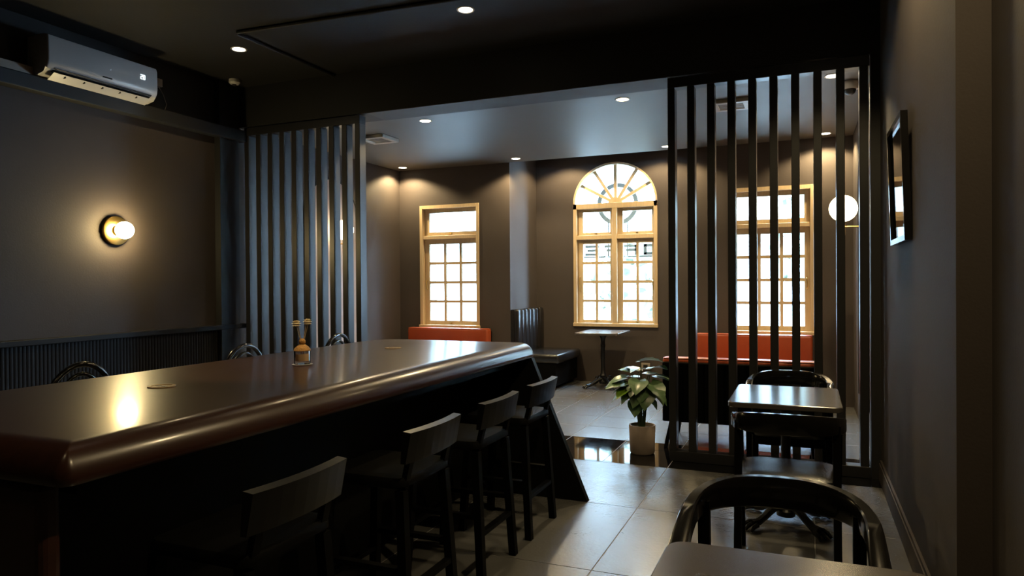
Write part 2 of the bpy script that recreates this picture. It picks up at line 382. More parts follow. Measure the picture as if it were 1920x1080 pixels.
def tree(x, y, h, r, label):
    t = thing('street_tree', label, 'tree', (x, y, -3.4), group='trees outside the windows')
    mk('trunk', tube(B(), [(0, 0, 0), (.05, 0, h*.4), (0, .05, h*.75)], [.16, .12, .06], 8), M_TRUNK, t, smooth=True)
    bm = B()
    for i in range(240):
        d = Vector((random.gauss(0, 1), random.gauss(0, 1), random.gauss(0, 1))).normalized()*r*random.uniform(.55, 1)
        c = Vector((0, 0, h*.85))+Vector((d.x, d.y, d.z*.9)); s = random.uniform(.12, .26)
        u = Vector((random.uniform(-1, 1), random.uniform(-1, 1), random.uniform(-1, 1))).normalized(); v = u.orthogonal().normalized()
        bm.faces.new([bm.verts.new(c+u*s*a+v*s*.55*b) for a, b in ((-1, 0), (0, -1), (1, 0), (0, 1))])
    mk('crown', bm, M_TREE, t, kind='stuff')
tree(-2.6, 13.4, 5.6, 1.3, 'green street tree right of centre beyond the arched window')
tree(.7, 14.2, 6.6, 1.5, 'green street tree beyond the window behind the slats')
# sign outside the arched window: ring and reversed letters (reads from the street)
so = (AX, 9.86, 1.7); sg = thing('street_sign', 'grey ring and lettering sign outside the arched window', 'sign', so)
bm = B(); NR = 36; cx, cz = -2.48, 2.5
for k in range(NR):
    a, b = 2*PI*k/NR, 2*PI*(k+1)/NR
    prism(bm, [(cx+.30*math.cos(a), cz+.30*math.sin(a)), (cx+.30*math.cos(b), cz+.30*math.sin(b)), (cx+.24*math.cos(b), cz+.24*math.sin(b)), (cx+.24*math.cos(a), cz+.24*math.sin(a))], 'Y', 9.85, 9.87)
mk('ring', bm, M_SIGN, sg, org=so)
mk('support_bar', bx(-3.4, -1.45, 9.85, 9.88, 1.735, 1.755), M_SIGN, sg, org=so)
for ax_ in (-3.3, -2.62, -2.34, -1.55): mk('bracket', bx(ax_-.01, ax_+.01, YB+WT, 9.87, 1.735, 1.755), M_SIGN, sg, org=so)
for px_ in (-2.62, -2.34): mk('post', bx(px_-.008, px_+.008, 9.855, 9.865, 1.755, 2.24), M_SIGN, sg, org=so)
strokes = {'C': ['t', 'b', 'l'], 'O': ['t', 'b', 'l', 'r'], 'F': ['t', 'm', 'l'], 'E': ['t', 'm', 'b', 'l']}
lx = -1.62
for ch in 'COFFEE':                              # first letter stands rightmost as seen from inside
    bm = B(); wd, ht, th = .20, .15, .035; z0 = 1.765; xr = lx; xl = lx-wd
    for s_ in strokes[ch]:
        if s_ == 't': box(bm, xl, xr, 9.85, 9.88, z0+ht-th, z0+ht)
        if s_ == 'm': box(bm, xl+.03, xr, 9.85, 9.88, z0+ht/2-th/2, z0+ht/2+th/2)
        if s_ == 'b': box(bm, xl, xr, 9.85, 9.88, z0, z0+th)
        if s_ == 'l': box(bm, xr-th*1.2, xr, 9.85, 9.88, z0, z0+ht)
        if s_ == 'r': box(bm, xl, xl+th*1.2, 9.85, 9.88, z0, z0+ht)
    mk('letter', bm, M_SIGN, sg, org=so); lx -= .285

# ------------------------------------------------------------------ slat screens
def screen(label, x0, xs, x1):
    o = (x0, 5.5, 0); t = thing('slat_screen', label, 'screen', o)
    mk('top_rail', bx(x0, x1, 5.45, 5.55, 2.868, 2.945, bev=.003, seg=1), M_SLAT, t, org=o)
    mk('bottom_rail', bx(x0, x1, 5.45, 5.55, .0, .08, bev=.003, seg=1), M_SLAT, t, org=o)
    bm = bx(-.0275, .0275, -.05, .05, .08, 2.868, bev=.003, seg=1); me = bpy.data.meshes.new('slat'); bm.to_mesh(me); bm.free(); me.materials.append(M_SLAT)
    for i, x in enumerate(xs):
        inst('post' if i in (0, len(xs)-1) else 'slat', me, t, (x+.0275-x0, 0, 0))
P_ = .1467
screen('tall black slat screen behind the bar beside the dark pilaster', -5.174, [-5.174+P_*k for k in range(10)], -5.174+P_*9+.055)
screen('tall black slat screen in front of the orange sofas on the right', -.975, [-.975+.1472*k for k in range(10)], -.975+.1472*9+.065)

# ------------------------------------------------------------------ lamps
def downlight(x, y, z, e, label, grp, size=140, blend=.35):
    t = thing('downlight', label, 'ceiling light', (x, y, z), group=grp)
    mk('trim_ring', lathe(B(), [(.05, -.002), (.062, -.006), (.066, 0), (.05, 0)], 24), M_WHITE, t, smooth=True)
    mk('lens', lathe(B(), [(.001, -.004), (.05, -.004), (.05, 0), (.001, 0)], 20), M_LED, t)
    l = bpy.data.lights.new('downlight_beam', 'SPOT'); l.energy = e; l.color = WARM; l.spot_size = math.radians(size); l.spot_blend = blend; l.shadow_soft_size = .04
    o = bpy.data.objects.new('downlight_beam', l); COL.objects.link(o); o.parent = t; o.location = (0, 0, -.02)
FARL = [(-5.037, 8.22, 'round downlight in the far corner above the left casement window'), (-3.38, 8.225, 'round downlight in front of the pilaster left of the arched window'),
        (-1.483, 8.225, 'round downlight right of the arched window beside the slat screen'), (.198, 8.225, 'round downlight in the far right corner behind the slats'),
        (-3.386, 5.95, 'round downlight just behind the beam near the left slat screen'), (-1.449, 5.955, 'round downlight just behind the beam left of the right slat screen'),
        (.2, 5.94, 'round downlight behind the top of the right slat screen by the dome camera')]
for x, y, lb in FARL: downlight(x, y, ZF, DOWN_FAR, lb, 'downlights in the window room')
for x, y in ((-3.05, 9.05), (-1.75, 9.05)): downlight(x, y, ZB, DOWN_FAR*.8, 'small round downlight in the bay ceiling ' + ('beside the bench' if x < -2.4 else 'beside the slat screen'), 'downlights in the window bay')
downlight(-4.36, 4.543, ZM, DOWN_MAIN, 'round downlight in the black ceiling nearest the air conditioner', 'downlights above the bar')
downlight(-2.25, 4.547, ZM, DOWN_MAIN, 'round downlight in the black ceiling above the bar', 'downlights above the bar')
downlight(.2, 3.6, ZM, 90, 'round downlight in the black ceiling above the small tables', 'downlights above the bar')
downlight(-2.36, 2.6, ZM, 130, 'round downlight in the black ceiling over the near part of the bar', 'downlights above the bar', 27, .5)
downlight(.2, 1.7, ZM, 90, 'round downlight in the black ceiling above the front table', 'downlights above the bar')
downlight(-2.25, .45, ZM, 16, 'round downlight in the black ceiling over the near end of the bar', 'downlights above the bar')

# disc sconce on the left wall
t = thing('wall_sconce', 'round brass disc sconce with a glowing bulb on the taupe wall above the bar', 'wall lamp', (XL, 4.06, 1.832))
mk('back_plate', lathe(B(), [(.001, 0), (.118, 0), (.118, .03), (.112, .034), (.001, .034)], 40, axis='X'), M_BRASS, t, smooth=True)
mk('neck', lathe(B(), [(.045, .034), (.045, .06), (.001, .06)], 24, axis='X'), M_BRASS, t, smooth=True)
mk('bulb', lathe(B(), [(.02, .055)]+[(.07*math.sin(PI*k/12), .12-.07*math.cos(PI*k/12)) for k in range(2, 13)], 28, axis='X'), M_BULB, t, smooth=True)
# globe sconces on the arched panels
def globe_sconce(xw, s, label):
    t = thing('wall_sconce', label, 'wall lamp', (xw, 6.94, 1.86), group='globe sconces in front of the arched panels')
    mk('wall_rose', lathe(B(), [(.001, 0), (.04, 0), (.04, s*.015), (.001, s*.015)], 24, axis='X'), M_BRASS, t, smooth=True)
    mk('arm', tube(B(), [(0, 0, 0), (s*.155, 0, 0)], .007, 8), M_BRASS, t, smooth=True)
    mk('stem', lathe(B(), [(.001, -.075), (.016, -.075), (.016, .04), (.010, .05), (.001, .05)], 16, (s*.155, 0, 0)), M_BRASS, t, smooth=True)
    mk('globe', lathe(B(), [(.118*math.sin(PI*k/16), .165-.118*math.cos(PI*k/16)) for k in range(17)], 32, (s*.155, 0, 0)), M_GLOBE, t, smooth=True)
globe_sconce(XR-.012, -1, 'glowing opal globe sconce with brass stem beside the framed picture')
globe_sconce(XL+.012, 1, 'glowing opal globe sconce seen through the gaps of the left slat screen')
def arched_panel(xw, s, label):
    t = thing('arched_wall_panel', label, 'wall panel', (xw, 6.94, .3)); R = .52
    pts = [(R, 0)]+[(R*math.cos(PI*k/20), 1.82+R*math.sin(PI*k/20)) for k in range(21)]+[(-R, 0)]
    mk('panel_face', prism(B(), pts, 'X', 0, s*.01), M_PANEL, t)
    mk('rim', tube(B(), [(s*.008, y_, z_) for y_, z_ in pts], .012, 6), M_BLACK, t, smooth=True)
arched_panel(XL, 1, 'tall pale arched wall panel behind the left slat screen')
arched_panel(XR, -1, 'tall arched wall panel behind the opal globe beside the slat screen')

# ------------------------------------------------------------------ bar counter
bo = (-2.25, 2.7, 0); bar_t = thing('bar_counter', 'long dark walnut bar counter with rounded edges and a slanted end panel', 'bar counter', bo)
R_ = (-2.86, -1.63, 1.12, 4.33); RD = (.10, .26, .06, .04)
def half_round(r, z0, z1, n=10): return [(r-r*math.cos(-PI/2+PI*k/n), (z0+z1)/2+(z1-z0)/2*math.sin(-PI/2+PI*k/n)) for k in range(n+1)]
mk('countertop', loft(B(), R_, RD, [(.03, .892), (.006, .896), (0, .905)]+[(.085*(1-math.cos(PI/2*k/9)), .905+.085*math.sin(PI/2*k/9)) for k in range(1, 10)]), M_WALNUT, bar_t, True, org=bo)
A_ = (R_[0]+.02, R_[1]-.012, R_[2]+.015, R_[3]-.012)
mk('sub_top', loft(B(), A_, RD, [(.10, .84), (.10, .894)]), M_BARB, bar_t, org=bo)
mk('body', bx(-2.78, -2.06, 1.2, 4.2, 0, .84), M_BARB, bar_t, org=bo)
mk('end_panel', prism(B(), [(-2.82, 0), (-1.27, 0), (-1.285, .035), (-1.64, .893), (-2.82, .893)], 'Y', 4.235, 4.28), M_BARB, bar_t, org=bo, label='black end panel with a slanted edge')
mk('end_panel', bx(-2.84, -1.745, 1.14, 1.20, 0, .890, bev=.02, seg=3), M_WALNUT, bar_t, org=bo, label='dark walnut near end panel')

# bar stools
def make_stool():
    t = thing('bar_stool', '', 'bar stool')
    s = loft(B(), (-.19, .19, -.195, .195), (.05, .05, .05, .05), [(.03, .60), (0, .615), (0, .635), (.01, .648), (.04, .653)], 5); mk('seat', s, M_BSAT, t, smooth=True)
    for sx, sy in ((-1, -1), (-1, 1), (1, -1), (1, 1)):
        top = .70 if sx > 0 else .60
        mk('leg', bar(B(), (sx*.20, sy*.19, 0), (sx*.165, sy*.165, .60), .036, .036), M_BSAT, t)
        if sx > 0: mk('back_post', bar(B(), (.165, sy*.15, .60), (.205, sy*.15, .76), .022, .03), M_BSAT, t)
    for z, pts in ((.22, ((-.187, -.177), (-.187, .177))), (.22, ((.187, -.177), (.187, .177))), (.30, ((-.183, -.175), (.183, -.175))), (.30, ((-.183, .175), (.183, .175)))):
        (xa, ya_), (xb, yb_) = pts; mk('stretcher', bar(B(), (xa, ya_, z), (xb, yb_, z), .02, .03), M_BSAT, t)
    bm = B(); rings = []
    for k in range(9):
        y_ = -.205+.41*k/8; cx_ = .215+.02*(1-(y_/.205)**2)
        rings.append([bm.verts.new((cx_+a, y_, z_)) for a, z_ in ((-.03, .71), (-.008, .71), (.016, .828), (-.020, .832))])
    ringfaces(bm, rings); mk('backrest', bm, mat('black_stool_back', (.005, .005, .005), .36, spec=.35, noise=.2), t)
    return t
st = make_stool(); g = 'bar stools in front of the bar'
for i, (yy, lb) in enumerate(((3.67, 'black bar stool at the slanted end panel, farthest along the bar'), (3.07, 'black bar stool second from the slanted end panel'),
                              (2.42, 'black bar stool third from the slanted end panel'), (1.62, 'black bar stool closest to the viewer along the bar'))):
    o = st if i == 0 else copy_tree(st)
    o.location = (-1.575, yy+.02, 0); o['label'] = lb; o['group'] = g

# things on the bar
def coaster(x, y, label):
    t = thing('cable_grommet', label, 'grommet', (x, y, .99), group='round inserts on the bar top')
    mk('rim', lathe(B(), [(.05, 0), (.05, .004), (.038, .004), (.038, 0)], 28), M_CORK, t, smooth=True)
    mk('disc', lathe(B(), [(.001, 0), (.038, 0), (.038, .002), (.001, .002)], 28), M_CORK, t)
    for a in (-.016, .016): mk('slot', bx(a-.011, a+.011, -.006, .006, .002, .0028), M_DARKP, t)
coaster(-2.29, 1.968, 'round pale wooden insert on the bar top beside the golden reflection')
coaster(-2.303, 3.632, 'round pale wooden insert on the bar top toward the window end')
vo = (-2.254, 2.743, .99)
ds = thing('saucer', 'thin pale saucer under the diffuser bottle on the bar', 'saucer', vo)
mk('plate', lathe(B(), [(.001, .0), (.046, .0), (.05, .004), (.001, .004)], 28), M_WHITE, ds, smooth=True)
t = thing('reed_diffuser', 'clear glass diffuser bottle with amber twine and two dried flowers on the bar', 'diffuser', (vo[0], vo[1], .994))
mk('bottle', lathe(B(), [(.001, .001), (.037, .001), (.039, .006), (.039, .062), (.036, .074), (.026, .085), (.013, .09), (.013, .10), (.010, .10), (.010, .09), (.034, .072), (.036, .06), (.036, .018), (.001, .014)], 28), M_JAR, t, smooth=True)
mk('liquid', lathe(B(), [(.001, .016), (.0345, .016), (.0345, .05), (.001, .05)], 24), mat('amber_oil', (.72, .5, .3), .2, noise=.2), t, smooth=True)
mk('twine_cover', lathe(B(), [(.037, .064), (.040, .066), (.038, .074), (.028, .086), (.017, .094), (.013, .096), (.012, .09), (.026, .083), (.034, .073)], 28), M_TWINE, t, smooth=True)
mk('stopper', lathe(B(), [(.001, .094)]+[(.0165*math.sin(PI*k/8), .108-.0165*math.cos(PI*k/8)) for k in range(1, 9)], 18), M_TWINE, t, smooth=True)
for i, (dx, dy, top) in enumerate(((-.025, -.012, .19), (-.017, -.006, .185), (.02, .008, .20), (.026, .014, .195))):
    mk('reed', tube(B(), [(dx*.2, dy*.2, .03), (dx*.3, dy*.3, .115), (dx, dy, top)], .0016, 6), M_STRAW, t)
def flower(c, r):
    bm = B(); c = Vector(c)
    for ring_, (n, el, ln) in enumerate(((12, -25, .95), (12, 5, 1.), (11, 32, .9), (8, 55, .78), (4, 78, .6))):
        for k in range(n):
            a = 2*PI*k/n+ring_*.4; e = math.radians(el)
            d = Vector((math.cos(a)*math.cos(e), math.sin(a)*math.cos(e), math.sin(e)*1.05)); s = Vector((-math.sin(a), math.cos(a), 0))
            tip = c+d*r*ln*random.uniform(.9, 1.05); mid = c+d*r*.55; wv = s*r*.26; upv = Vector((0, 0, r*.10))
            v = [bm.verts.new(p) for p in (c, mid+wv, tip, mid-wv, mid+upv)]
            for tri in ((0, 1, 4), (1, 2, 4), (2, 3, 4), (3, 0, 4)): bm.faces.new([v[q] for q in tri])
    lathe(bm, [(.001, c.z-r*.35), (r*.4, c.z-r*.2), (r*.55, c.z+r*.05), (r*.35, c.z+r*.35), (.001, c.z+r*.42)], 10, (c.x, c.y, 0))
    mk('flower_head', bm, M_FLOW, t)
flower((-.025, -.011, .195), .026); flower((.025, .011, .203), .025)

# bentwood chairs behind the bar
def make_bentwood():
    t = thing('bentwood_chair', '', 'chair')
    mk('seat', lathe(B(), [(.001, .44), (.19, .44), (.205, .45), (.2, .465), (.001, .46)], 28), M_BWOOD, t, smooth=True)
    mk('seat_ring', tube(B(), [(.2*math.cos(2*PI*k/24), .2*math.sin(2*PI*k/24), .435) for k in range(24)], .014, 8, True), M_BWOOD, t, smooth=True)
    mk('stretcher', tube(B(), [(.16*math.cos(2*PI*k/24), .16*math.sin(2*PI*k/24), .22) for k in range(24)], .009, 8, True), M_BWOOD, t, smooth=True)
    for sx, sy in ((-1, -1), (-1, 1), (1, -1), (1, 1)):
        mk('leg', tube(B(), [(sx*.19, sy*.17, 0), (sx*.16, sy*.155, .22), (sx*.145, sy*.145, .44)], [.012, .014, .016], 10), M_BWOOD, t, smooth=True)
    def hoop(w_, h_, r_):
        pts = [(.15, -w_*.8, .45), (.165, -w_*.92, .60)]
        pts += [(.17+.03*(z_-.6)/.3, -w_*math.cos(PI*k/16), z_) for k in range(17) for z_ in (.68+(h_-.68)*math.sin(PI*k/16),)]
        pts += [(.165, w_*.92, .60), (.15, w_*.8, .45)]
        return tube(B(), pts, r_, 10)
    mk('back_hoop', hoop(.205, .935, .0165), M_BWOOD, t, smooth=True); mk('inner_hoop', hoop(.135, .88, .012), M_BWOOD, t, smooth=True)
    return t
bc = make_bentwood()
for i, (yy, lb) in enumerate(((2.73, 'black bentwood chair behind the bar, nearest the camera below the sconce'), (3.99, 'black bentwood chair behind the bar near the end of the fluted panelling'), (5.11, 'black bentwood chair behind the bar in front of the slat screen'))):
    o = bc if i == 0 else copy_tree(bc)
    xx = -3.83
    o.location = (xx-.17, yy, 0); o['label'] = lb; o['group'] = 'bentwood chairs behind the bar'

# ------------------------------------------------------------------ small tables with cast iron bases
def make_table(label, x0, x1, y0, y1, rad=.04):
    c = ((x0+x1)/2, (y0+y1)/2, 0); t = thing('pedestal_table', label, 'table', c)
    hx, hy = (x1-x0)/2, (y1-y0)/2
    mk('tabletop', loft(B(), (-hx, hx, -hy, hy), (rad,)*4, [(.004, .706), (0, .710), (0, .731), (.004, .735)], 6), M_TTOP, t, True)
    mk('mounting_plate', bx(-.16, .16, -.16, .16, .694, .706), M_IRON, t)
    prof = [(.05, .05), (.055, .08), (.04, .10), (.032, .13), (.045, .16), (.03, .19), (.026, .30), (.026, .52), (.034, .55), (.026, .58), (.03, .64), (.05, .68), (.06, .694)]
    mk('column', lathe(B(), prof, 18), M_IRON, t, smooth=True)
    for k in range(4):
        a = PI/4+k*PI/2; ca, sa = math.cos(a), math.sin(a)
        pr = [(.03, .115), (.09, .105), (.15, .065), (.20, .04), (.245, .035)]
        bm = tube(B(), [(r_*ca, r_*sa, z_) for r_, z_ in pr], [.028, .024, .02, .022, .026], 8)
        for j in (-1, 0, 1):
            b2 = a+j*.14; tube(bm, [(.235*math.cos(b2), .235*math.sin(b2), .035), (.27*math.cos(b2), .27*math.sin(b2), .026), (.29*math.cos(b2), .29*math.sin(b2), .007)], [.014, .013, .007], 6)
        tube(bm, [((.10+.028*math.cos(q*.7))*ca, (.10+.028*math.cos(q*.7))*sa, .125+.024*math.sin(q*.7)) for q in range(8)], .008, 6)
        mk('claw_foot', bm, M_IRON, t, smooth=True)
    return t
make_table('small dark square table between two black chairs by the picture', -.39, .175, 3.91, 4.62)
make_table('dark table in the foreground cut off by the picture bottom', -.318, .26, 1.06, 1.77, .05)
make_table('small dark table under the arched window beside the black bench', -2.74, -2.17, 8.58, 9.30)

# ------------------------------------------------------------------ curved-back chairs
def make_chair():
    t = thing('curved_back_chair', '', 'chair')   # faces +y, back at -y
    mk('seat_pad', loft(B(), (-.225, .225, -.21, .23), (.09,)*4, [(.03, .415), (.004, .425), (0, .445), (.012, .462), (.05, .472), (.12, .474)], 6), M_LEATH, t, smooth=True)
    mk('seat_rail', loft(B(), (-.21, .21, -.20, .21), (.05,)*4, [(0, .37), (0, .416)], 4), M_BSAT, t)
    for sx in (-1, 1):
        mk('front_leg', bar(B(), (sx*.225, .19, 0), (sx*.235, .175, .64), .032, .034), M_BSAT, t)
        mk('back_leg', bar(B(), (sx*.215, -.215, 0), (sx*.212, -.165, .72), .034, .036), M_BSAT, t)
    bm = B(); rings = []; n = 30
    for k in range(n+1):
        u = k/n; a = PI*u
        if u < .18: x_, y_ = -.24, .20-(.20+.02)*(u/.18)
        elif u > .82: x_, y_ = .24, -.02+(.22)*((u-.82)/.18)
        else:
            a = PI*(u-.18)/.64; x_, y_ = -.24*(abs(math.cos(a))**.8)*(1 if math.cos(a) > 0 else -1), -.02-.255*(math.sin(a)**.8)
        cen = math.sin(PI*u)**1.3
        zt = .675+.105*cen**.75; hh = .022+.026*cen**1.5; th = .024-.009*cen
        if rings: tx, ty = x_-lp[0], y_-lp[1]
        else: tx, ty = 0, -1
        L = math.hypot(tx, ty); nx, ny = ty/L, -tx/L; lp = (x_, y_)
        rings.append([bm.verts.new((x_+nx*a_*th, y_+ny*a_*th, zt-hh+hh*b_)) for a_, b_ in ((.75, 1), (1, .85), (1, -.85), (.75, -1), (-.75, -1), (-1, -.85), (-1, .85), (-.75, 1))])
    ringfaces(bm, rings); mk('back_rail', bm, M_BWOOD, t, smooth=True)
    for x_, y_ in ((-.06, -.215), (.06, -.215)): pass
    return t
ch = make_chair(); gname = 'curved back chairs at the small tables'
for i, (x_, y_, rz, lb) in enumerate(((-.085, 3.66, 0, 'black curved-back chair with a padded seat tucked under the near side of the square table'),
                                      (-.10, 4.80, PI, 'black curved-back chair on the far side of the square table against the slat screen'),
                                      (-.075, 2.02, PI, 'large black curved-back chair in the foreground behind the cut-off table'))):
    o = ch if i == 0 else copy_tree(ch)
    o.location = (x_, y_, 0); o.rotation_euler = (0, 0, rz); o['label'] = lb; o['group'] = gname

# ------------------------------------------------------------------ sofas and bench
def make_sofa(label, x, y, rz, wd, top=.785):
    t = thing('leather_sofa', label, 'sofa', (x, y, 0), rz); h = wd/2     # back plane at y=0, front toward +y
    mk('frame', bx(-h+.01, h-.01, .0, .62, .22, .30, bev=.01), M_BSAT, t)
    mk('back_shade_panel', bx(-h+.005, h-.005, -.015, .03, .22, top-.035, bev=.01), M_BSAT, t)  # black sheet put in for the shade on the backlit rear
    c = mk('seat_cushion', bx(-h, h, .12, .64, .30, .44, bev=.035, seg=4), M_ORNG, t, smooth=True)
    mk('piping', tube(B(), [(x_, y_, .43) for x_, y_ in rrect(-h+.004, h-.004, .124, .636, (.03,)*4, 0, 4)], .005, 6, True), M_ORNG, c, smooth=True)
    c = mk('back_cushion', bx(-h, h, .01, .15, .42, top, bev=.03, seg=4), M_ORNG, t, smooth=True)
    mk('piping', tube(B(), [(x_, y_, top-.008) for x_, y_ in rrect(-h+.008, h-.008, .018, .142, (.02,)*4, 0, 4)], .005, 6, True), M_ORNG, c, smooth=True)
    for sx in (-1, 1):
        for yy, dy in ((.06, -.07), (.56, .05)):
            mk('leg', bar(B(), (sx*(h-.03), yy+dy, 0), (sx*(h-.07), yy, .23), .028, .034), M_BSAT, t)
make_sofa('orange leather sofa seen from behind through the slat screen', -.51, 5.88, 0, 1.2, .75)
make_sofa('orange leather sofa against the wall under the window behind the slats', -.55, 8.42, PI, 1.24)
make_sofa('orange leather sofa under the left casement window behind the bar', -4.415, 8.42, PI, 1.2)
bo2 = (BX0, 8.9, 0); t = thing('upholstered_bench', 'black leather bench with a channelled backrest in the window bay', 'bench', bo2)
mk('base', bx(BX0+.02, -2.96, 8.50, 9.42, .05, .34), M_BSAT, t, org=bo2)
mk('seat_pad', bx(BX0+.02, -2.91, 8.47, 9.43, .34, .46, bev=.035, seg=4), M_LEATH, t, True, org=bo2)
mk('back_board', bx(BX0+.004, BX0+.05, 8.47, 9.43, .34, 1.03), M_LEATH, t, org=bo2)
for k in range(7):
    y0 = 8.475+.136*k; mk('channel', bx(BX0+.03, BX0+.11, y0, y0+.134, .44, 1.035, bev=.028, seg=3), M_LEATH, t, True, org=bo2)
for yy in (8.56, 9.34): mk('foot', bx(BX0+.06, -3.0, yy-.03, yy+.03, 0, .05), M_BSAT, t, org=bo2)

# ------------------------------------------------------------------ potted plant
po = (-1.222, 5.62, 0); t = thing('potted_plant', 'leafy green plant in a pale round concrete pot beside the slat screen', 'plant', po)
mk('pot', lathe(B(), [(.001, 0), (.088, 0), (.098, .012), (.106, .225), (.103, .23), (.094, .23), (.09, .20), (.001, .20)], 32), M_CONC, t, smooth=True)
mk('soil', lathe(B(), [(.001, .2), (.089, .2), (.089, .205), (.001, .207)], 24), M_SOIL, t)
def leaf_mesh(m, name):
    bm = B(); n, k_ = 9, 7; rows = []
    for i in range(n):
        u = i/(n-1); wd = .44*math.sin(PI*min(1, (u*.92+.08))**.72)*(1 if u < 1 else 0)+.004
        row = []
        for j in range(k_):
            v = (j/(k_-1))*2-1; back = -.13*abs(v)*(1-u)**3*1.6 if u < .5 else 0
            row.append(bm.verts.new((v*wd, u+back, .10*abs(v)*wd*2-.30*u*u+.012*math.sin(u*28)*abs(v))))
        rows.append(row)
    for a, b in zip(rows, rows[1:]):
        for j in range(k_-1): bm.faces.new((a[j], a[j+1], b[j+1], b[j]))
    me = bpy.data.meshes.new(name); bm.to_mesh(me); bm.free(); me.materials.append(m)
    me.polygons.foreach_set('use_smooth', [True]*len(me.polygons)); return me
LM, LY = leaf_mesh(M_LEAF, 'leaf'), leaf_mesh(M_LEAFY, 'leaf')
# (x, y, z offsets from pot axis, heading deg, tilt deg, size, young)
LV = [(-.14, -.02, .60, 100, -8, .17, 0), (-.10, .03, .655, 60, 10, .14, 1), (-.05, -.05, .56, 130, -15, .15, 1), (-.01, .0, .74, -70, 18, .18, 0), (.06, -.03, .64, -60, 2, .19, 0),
      (.10, .03, .61, -85, -12, .15, 0), (.05, -.09, .55, 200, -45, .19, 0), (-.02, -.08, .57, 165, -30, .15, 0), (-.10, -.05, .48, 110, -22, .15, 0), (-.13, .02, .43, 100, -35, .16, 0),
      (-.02, -.06, .37, 180, -40, .16, 0), (.05, -.04, .40, -110, -25, .13, 0), (.09, -.02, .42, -80, -30, .13, 0), (-.05, .08, .52, 20, -10, .16, 0), (.06, .09, .50, -30, -15, .16, 0),
      (-.12, -.06, .56, 125, -5, .17, 0), (.0, -.10, .60, 185, -20, .17, 0), (.09, -.07, .58, -130, -25, .18, 0), (.07, .05, .68, -40, 8, .16, 0), (-.04, .04, .66, 80, 5, .15, 0),
      (.02, -.09, .48, 170, -38, .18, 0), (-.09, -.08, .53, 150, -20, .15, 1), (.11, -.05, .47, -120, -30, .15, 0), (-.06, .0, .40, 95, -30, .15, 0), (.03, .03, .44, 0, -25, .15, 0),
      (-.08, .07, .60, 50, 0, .15, 0), (.10, .0, .52, -95, -35, .16, 0), (.0, -.02, .68, 150, -5, .13, 0), (-.06, -.08, .45, 140, -40, .14, 0)]
for x_, y_, z_, hd, tl, sz, yg in LV:
    tl += random.uniform(-6, 14); z_ += .06 if z_ < .5 else .0
    a = math.radians(hd)
    inst('leaf', LY if yg else LM, t, (x_, y_, z_), (math.radians(tl), random.uniform(-.25, .25), a), (sz*1.05, sz, sz))
    bm = tube(B(), [(x_*.18, y_*.18, .2), (x_*.35, y_*.35, .2+(z_-.2)*.5), (x_*.8, y_*.8, .2+(z_-.2)*.9), (x_, y_, z_)], [.004, .0035, .003, .0025], 6)
    mk('stem', bm, M_STEM, t, smooth=True)

# ------------------------------------------------------------------ wall and ceiling fittings
# air conditioner
ao = (XL, 3.84, 3.05); t = thing('air_conditioner', 'white split air conditioner on the black band above the taupe wall', 'air conditioner', ao)
prof = [(XL, 2.93), (XL, 3.20), (XL+.19, 3.205), (XL+.215, 3.195), (XL+.225, 3.17), (XL+.228, 3.02), (XL+.222, 2.985), (XL+.205, 2.955), (XL+.17, 2.945), (XL+.12, 2.915), (XL+.06, 2.915)]
bm = prism(B(), prof, 'Y', 3.375, 4.305)
es = [e for e in bm.edges if abs(e.verts[0].co.y-e.verts[1].co.y) < 1e-6 and e.verts[0].co.x > XL+.1 and e.verts[1].co.x > XL+.1]
bmesh.ops.bevel(bm, geom=es, offset=.014, segments=3, profile=.5, affect='EDGES')
mk('casing', bm, M_WHITE, t, True, org=ao)
mk('air_outlet', prism(B(), [(XL+.213, 2.960), (XL+.217, 2.968), (XL+.175, 2.945), (XL+.172, 2.938)], 'Y', 3.43, 4.25), M_DARKP, t, org=ao)
mk('louvre_flap', prism(B(), [(XL+.20, 2.928), (XL+.208, 2.934), (XL+.14, 2.896), (XL+.135, 2.89)], 'Y', 3.43, 4.25), M_WHITE, t, org=ao)
for k in range(5): mk('fin', bx(XL+.16, XL+.20, 3.52+.15*k, 3.526+.15*k, 2.915, 2.945), M_DARKP, t, org=ao)
mk('maker_plate', bx(XL+.2275, XL+.2295, 3.80, 3.88, 2.995, 3.006), M_DARKP, t, org=ao)
def digit(y0, segs):
    bm = B(); h, w_, th = .017, .018, .004; x = XL+.2295; z0 = 3.072
    S = {'a': (0, w_, 2*h, 2*h+th), 'g': (0, w_, h, h+th), 'd': (0, w_, 0, th), 'b': (w_-th, w_, h, 2*h+th), 'c': (w_-th, w_, 0, h), 'f': (0, th, h, 2*h+th), 'e': (0, th, 0, h)}
    for s_ in segs: a, b, c, d = S[s_]; box(bm, x-.002, x+.001, y0+a, y0+b, z0+c, z0+d)
    mk('display_digit', bm, M_DIG, t, org=ao)
digit(4.135, 'abged'); digit(4.160, 'abcdef')
# trunking left of the unit, socket and cables
struct('trim_5', bx(XL, XL+.075, YN, 3.37, 2.912, 2.975, bev=.006), M_BEIGE, 'beige pipe trunking running up to the air conditioner', 'trunking')
so2 = (XL, 4.46, 3.14); t = thing('isolator_box', 'small beige isolator box with two dangling wires beside the air conditioner', 'switch box', so2)
mk('box_body', bx(XL, XL+.05, 4.415, 4.505, 3.115, 3.185, bev=.006), M_BEIGE, t, org=so2)
mk('wire', tube(B(), [(XL+.03, 4.44, 3.12), (XL+.035, 4.45, 3.06), (XL+.03, 4.44, 3.0), (XL+.02, 4.40, 2.98)], .003, 6), M_BEIGE, t, org=so2)
mk('wire', tube(B(), [(XL+.03, 4.48, 3.12), (XL+.04, 4.52, 3.05), (XL+.03, 4.56, 2.98), (XL+.02, 4.55, 2.93)], .003, 6), M_BEIGE, t, org=so2)
